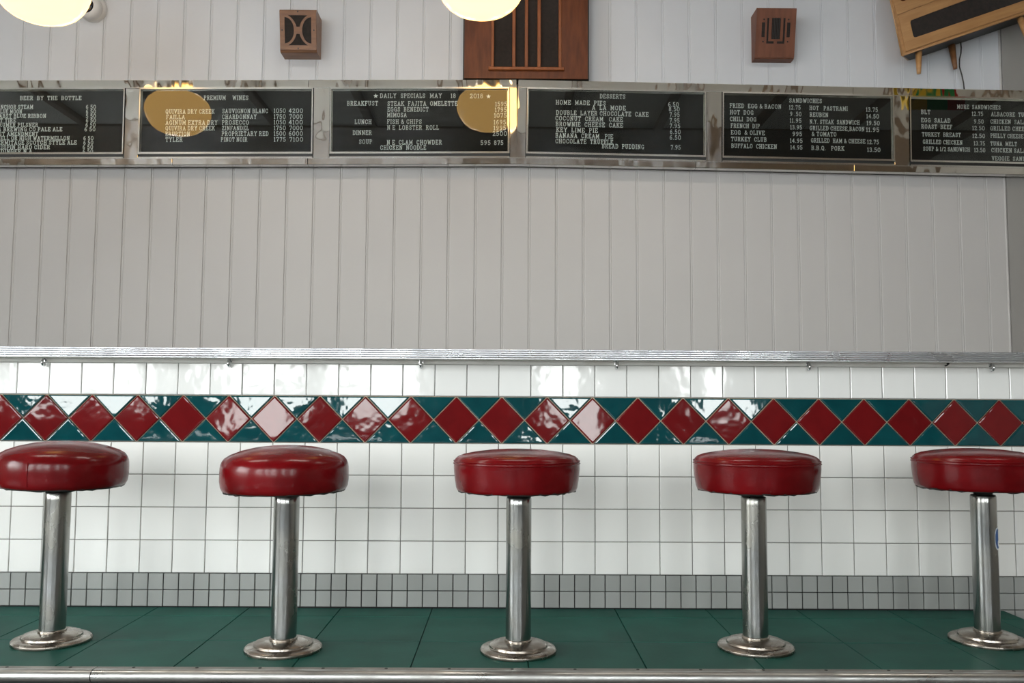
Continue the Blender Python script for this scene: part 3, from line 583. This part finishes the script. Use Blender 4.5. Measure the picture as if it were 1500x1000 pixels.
# small red-brown speaker, right
F2 = YB - .085; a = at(1136, 49, F2)
wd, hh_ = (at(1165, 49, F2).x - at(1107, 49, F2).x) / 2, (at(1136, 15.5, F2).z - at(1136, 83, F2).z) / 2
t = thing('wall_speaker', 'small red-brown wall speaker with slotted grille and sloping front, left of the tilted oak console', 'speaker', (a.x, YB, a.z))
tl = math.atan2(.06, 2 * hh_)
wedge_body(wd, hh_, .055, .115, M_redwood, t, .003)
Z = lambda v: v * hh_
hl = [rrect(-.72 * wd, -.55 * wd, Z(-.16), Z(.44), .003), rrect(.55 * wd, .72 * wd, Z(-.16), Z(.44), .003),
      rrect(-.22 * wd, .22 * wd, Z(-.24), Z(.62), .003),
      [(-.46 * wd, Z(.62)), (-.36 * wd, Z(.62)), (-.36 * wd, Z(-.32)), (-.08 * wd, Z(-.32)), (-.08 * wd, Z(-.42)), (-.46 * wd, Z(-.42))],
      [(.46 * wd, Z(.62)), (.36 * wd, Z(.62)), (.36 * wd, Z(-.32)), (.08 * wd, Z(-.32)), (.08 * wd, Z(-.42)), (.46 * wd, Z(-.42))]]
for sx_ in (-1, 1):
    for zc in (.56, -.34): hl.append([(sx_ * .62 * wd + .005 * math.cos(k * pi / 3), Z(zc) + .005 * math.sin(k * pi / 3)) for k in range(6)])
MB().plate([rrect(-wd * .99, wd * .99, -hh_ * .99, hh_ * .99, .002)] + hl, -.004, 0).build('grille_plate', M_redwood, t, (0, -.0865, 0), (tl, 0, 0))
MB().plate([rrect(-wd * .85, wd * .85, -hh_ * .7, hh_ * .85, .004)], -.0012, -.0004).build('speaker_cloth', M_cloth, t, (0, -.0865, 0), (tl, 0, 0))
for k in range(-2, 3): MB().box(k * .08 * wd - .0015, k * .08 * wd + .0015, -.0035, -.001, Z(-.24), Z(.62)).build('rib', M_dark, t, (0, -.0865, 0), (tl, 0, 0))
# mahogany cabinet above the case
FC = YB - .085; pz = SEAM.z + HC + .002; xa, xb = at(679.5, 60, FC).x, at(862, 60, FC).x; xm = (xa + xb) / 2; hw = (xb - xa) / 2; CH = .72
t = thing('radio_cabinet', 'tall mahogany radio cabinet with a slatted dark grille, standing on the chrome menu case', 'radio cabinet', (xm, YB, pz))
X = lambda px: at(px, 60, FC).x - xm
zo = at(770, 99, FC).z - pz
MB().box(-hw - .004, hw + .004, -.077, 0, 0, CH).build('cabinet', M_dark, t)
MB().plate([[(-hw + .004, .0), (hw - .004, .0), (hw - .004, CH - .01), (-hw + .004, CH - .01)], [(X(722), zo), (X(820), zo), (X(820), CH - .12), (X(722), CH - .12)]], -.085, -.077).build('front_panel', M_wood, t)
MB().box(X(722), X(820), -.0785, -.077, zo, CH - .12).build('grille_cloth', M_cloth, t)
for pa, pb in ((719.7, 723.7), (750.4, 755.2), (768.8, 773.6), (787.2, 792.2), (818.2, 822.6)): MB().bbox(X(pa), X(pb), -.091, -.078, zo - .002, CH - .11, .002).build('slat', M_woodl, t)
MB().bbox(X(716), X(826.5), -.099, -.084, zo - .017, zo, .003).build('sill', M_woodl, t)
MB().bbox(X(716), X(826.5), -.099, -.084, CH - .12, CH - .10, .003).build('top_rail', M_woodl, t)
# tilted oak console
FO = YB - .17; bl = at(1321, 82, FO); TA = math.radians(-19.5)
t = thing('radio_console', 'light oak radio console on tapered legs hung tilted on the wall above the sandwich boards', 'radio console', (bl.x, FO, bl.z), (0, TA, 0))
def CL(px, py, dy=0):
    w_ = at(px, py, FO + dy) - bl; c, q = math.cos(TA), math.sin(TA); return (w_.x * c - w_.z * q, w_.x * q + w_.z * c)
CW, CHH = .98, .50
sl = CL(1304, 0); splay = sl[0] / sl[1]
fo = [(0, 0), (CW, 0), (CW - splay * CHH, CHH), (splay * CHH, CHH)]; bo = [(.11, .004), (CW - .11, .004), (CW - .11 - splay * CHH, CHH - .05), (.11 + splay * CHH, CHH - .05)]   # narrower at the back
MB().add([(x_, 0, z_) for x_, z_ in fo] + [(x_, .16, z_) for x_, z_ in bo], [(0, 1, 2, 3), (7, 6, 5, 4)] + [(k, k + 4, (k + 1) % 4 + 4, (k + 1) % 4) for k in range(4)]).build('cabinet', M_oak, t)
MB().add([(.012, .006, -.003), (CW - .012, .006, -.003), (CW - .12, .158, .001), (.12, .158, .001), (.012, .006, .002), (CW - .012, .006, .002), (CW - .12, .158, .006), (.12, .158, .006)], [(0, 1, 2, 3), (4, 5, 6, 7)] + [(k, (k + 1) % 4, (k + 1) % 4 + 4, k + 4) for k in range(4)]).build('underside', M_dark, t)
g1_ = [CL(1332, 31), CL(1337.5, 56.5)]; zt_, z_b = g1_[0][1], g1_[1][1]
gl = [(g1_[1][0], z_b), (CW - .085, z_b - .0), (CW - .09, zt_ + .02), (g1_[0][0], zt_)]
def rnd(pts, r=.012):
    out = []
    for i in range(len(pts)):
        p0, p1, p2 = Vector(pts[i - 1]), Vector(pts[i]), Vector(pts[(i + 1) % len(pts)]); d1 = (p0 - p1).normalized() * r; d2 = (p2 - p1).normalized() * r
        out += [tuple(p1 + d1), tuple(p1 + (d1 + d2) * .3), tuple(p1 + d2)]
    return out
zm = CL(1320, 22)[1]
MB().plate([[(.022 + splay * .018, .014), (CW - .03, .014), (CW - .03 - splay * .2, zm + .03), (.022 + splay * .2, zm)], rnd(gl)], -.007, 0).build('grille_panel', M_oak, t)
MB().plate([rnd(gl, .01)], -.003, -.0005).build('speaker_cloth', M_cloth, t)
MB().plate([[(.018 + splay * .2, zm + .006), (CW - .03, zm + .036), (CW - .03, CHH - .03), (.03 + splay * .3, CHH - .03)]], -.005, 0).build('dial_panel', M_oak, t)
kn = CL(1322, -3); MB().lathe([(0, .022), (.014, .02), (.017, .004), (.019, 0)], 20).build('knob', M_wood, t, (kn[0], -.005, kn[1]), (pi / 2, 0, 0))
ed = MB(); ed.tube([(0.001, -.001, 0.001), (splay * CHH, -.001, CHH)], .004, 6); ed.tube([(0.001, -.001, 0.001), (CW, -.001, 0.001)], .004, 6); ed.build('edge_bead', M_oak, t)
def leg(p0, p1, y, m=M_oak):
    a_, b_ = CL(*p0, y), CL(*p1, y)
    MB().tube([(a_[0], y, a_[1]), (a_[0] + (b_[0] - a_[0]) * .9, y, a_[1] + (b_[1] - a_[1]) * .9), (b_[0], y, b_[1])], [.0185, .0115, .010], 14).build('leg', m, t)
leg((1345.5, 72), (1346, 108), .03); leg((1394, 66), (1399.5, 101), .13, M_walnut); leg((1490, 15), (1507, 62), .03); leg((1540, 8), (1556, 44), .13, M_walnut)
# its cord
cp = [at(px, py, YB - .03) for px, py in ((1407, 60), (1408, 70), (1407.5, 78), (1405.5, 87), (1405.5, 98), (1409, 110), (1411.5, 122), (1412.5, 131))]
tag(MB().tube([tuple(p) for p in cp], .0035, 8).build('power_cord', M_cord), 'thin dark power cord running down from the oak console to the menu case', 'cord')
# security camera
p = at(129, 6, YB - .07)
t = thing('security_camera', 'round white security camera with a dark lens on the white boarded wall', 'camera', (p.x, YB, p.z))
MB().lathe([(.070, 0), (.070, .018), (.066, .028), (.055, .032)], 32).build('mount', M_camw, t, None, (pi / 2, 0, 0))
MB().lathe([(.060, .028), (.064, .045), (.064, .065), (.058, .08), (.046, .09), (.040, .092)], 32).build('housing', M_camw, t, None, (pi / 2 + .15, .1, 0))
MB().lathe([(0, .094), (.02, .096), (.036, .092), (.042, .086)], 24).build('lens', M_lens, t, (-.004, 0, -.002), (pi / 2 + .15, .1, 0))
# bright painted sign hanging out of frame to the right, seen in the chrome
t = thing('hanging_sign', 'small painted sign in yellow, green and red, hanging from the ceiling over the counter end', 'sign', (2.95, .05, 2.72))
MB().box(-.2, -.06, 0, .02, 0, .42).build('yellow_panel', M_scol[0], t); MB().box(-.06, .08, 0, .02, 0, .42).build('green_panel', M_scol[1], t); MB().box(.08, .2, 0, .02, 0, .42).build('red_panel', M_scol[2], t)
for x_, z_, r_ in ((-.15, .12, .035), (-.11, .2, .03), (-.16, .3, .03), (-.02, .16, .03), (.03, .3, .035), (-.10, .34, .03)):
    MB().tube([(x_ + r_ * math.cos(a), .021, z_ + r_ * 1.5 * math.sin(a)) for a in [.3 + j * 4.6 / 12 for j in range(13)]], .007, 6).build('painted_swirl', M_dark, t)
for sx_ in (-.17, .17): MB().tube([(sx_, -.01, .41), (sx_, -.01, ZC - 2.72)], .002, 6).build('wire', M_lampm, t)
for (x, y, watt), where in zip(FILL_LIGHTS, ('leftmost stools', 'middle stool', 'rightmost stools')):  # tray and plate built around each added fill light
    t = thing('fill_light', 'added unseen fill light in a white metal tray above the ' + where, 'ceiling light', (x, y, ZC - .001), group='added fill lights above the stools')
    MB().plate([[(-.6, -.17), (.6, -.17), (.6, .17), (-.6, .17)], [(-.56, -.14), (.56, -.14), (.56, .14), (-.56, .14)]], 0, .07).build('tray', M_camw, t, None, (-pi / 2, 0, 0))
    MB().box(-.58, .58, -.15, .15, -.062, -.05).build('reflector', M_camw, t)
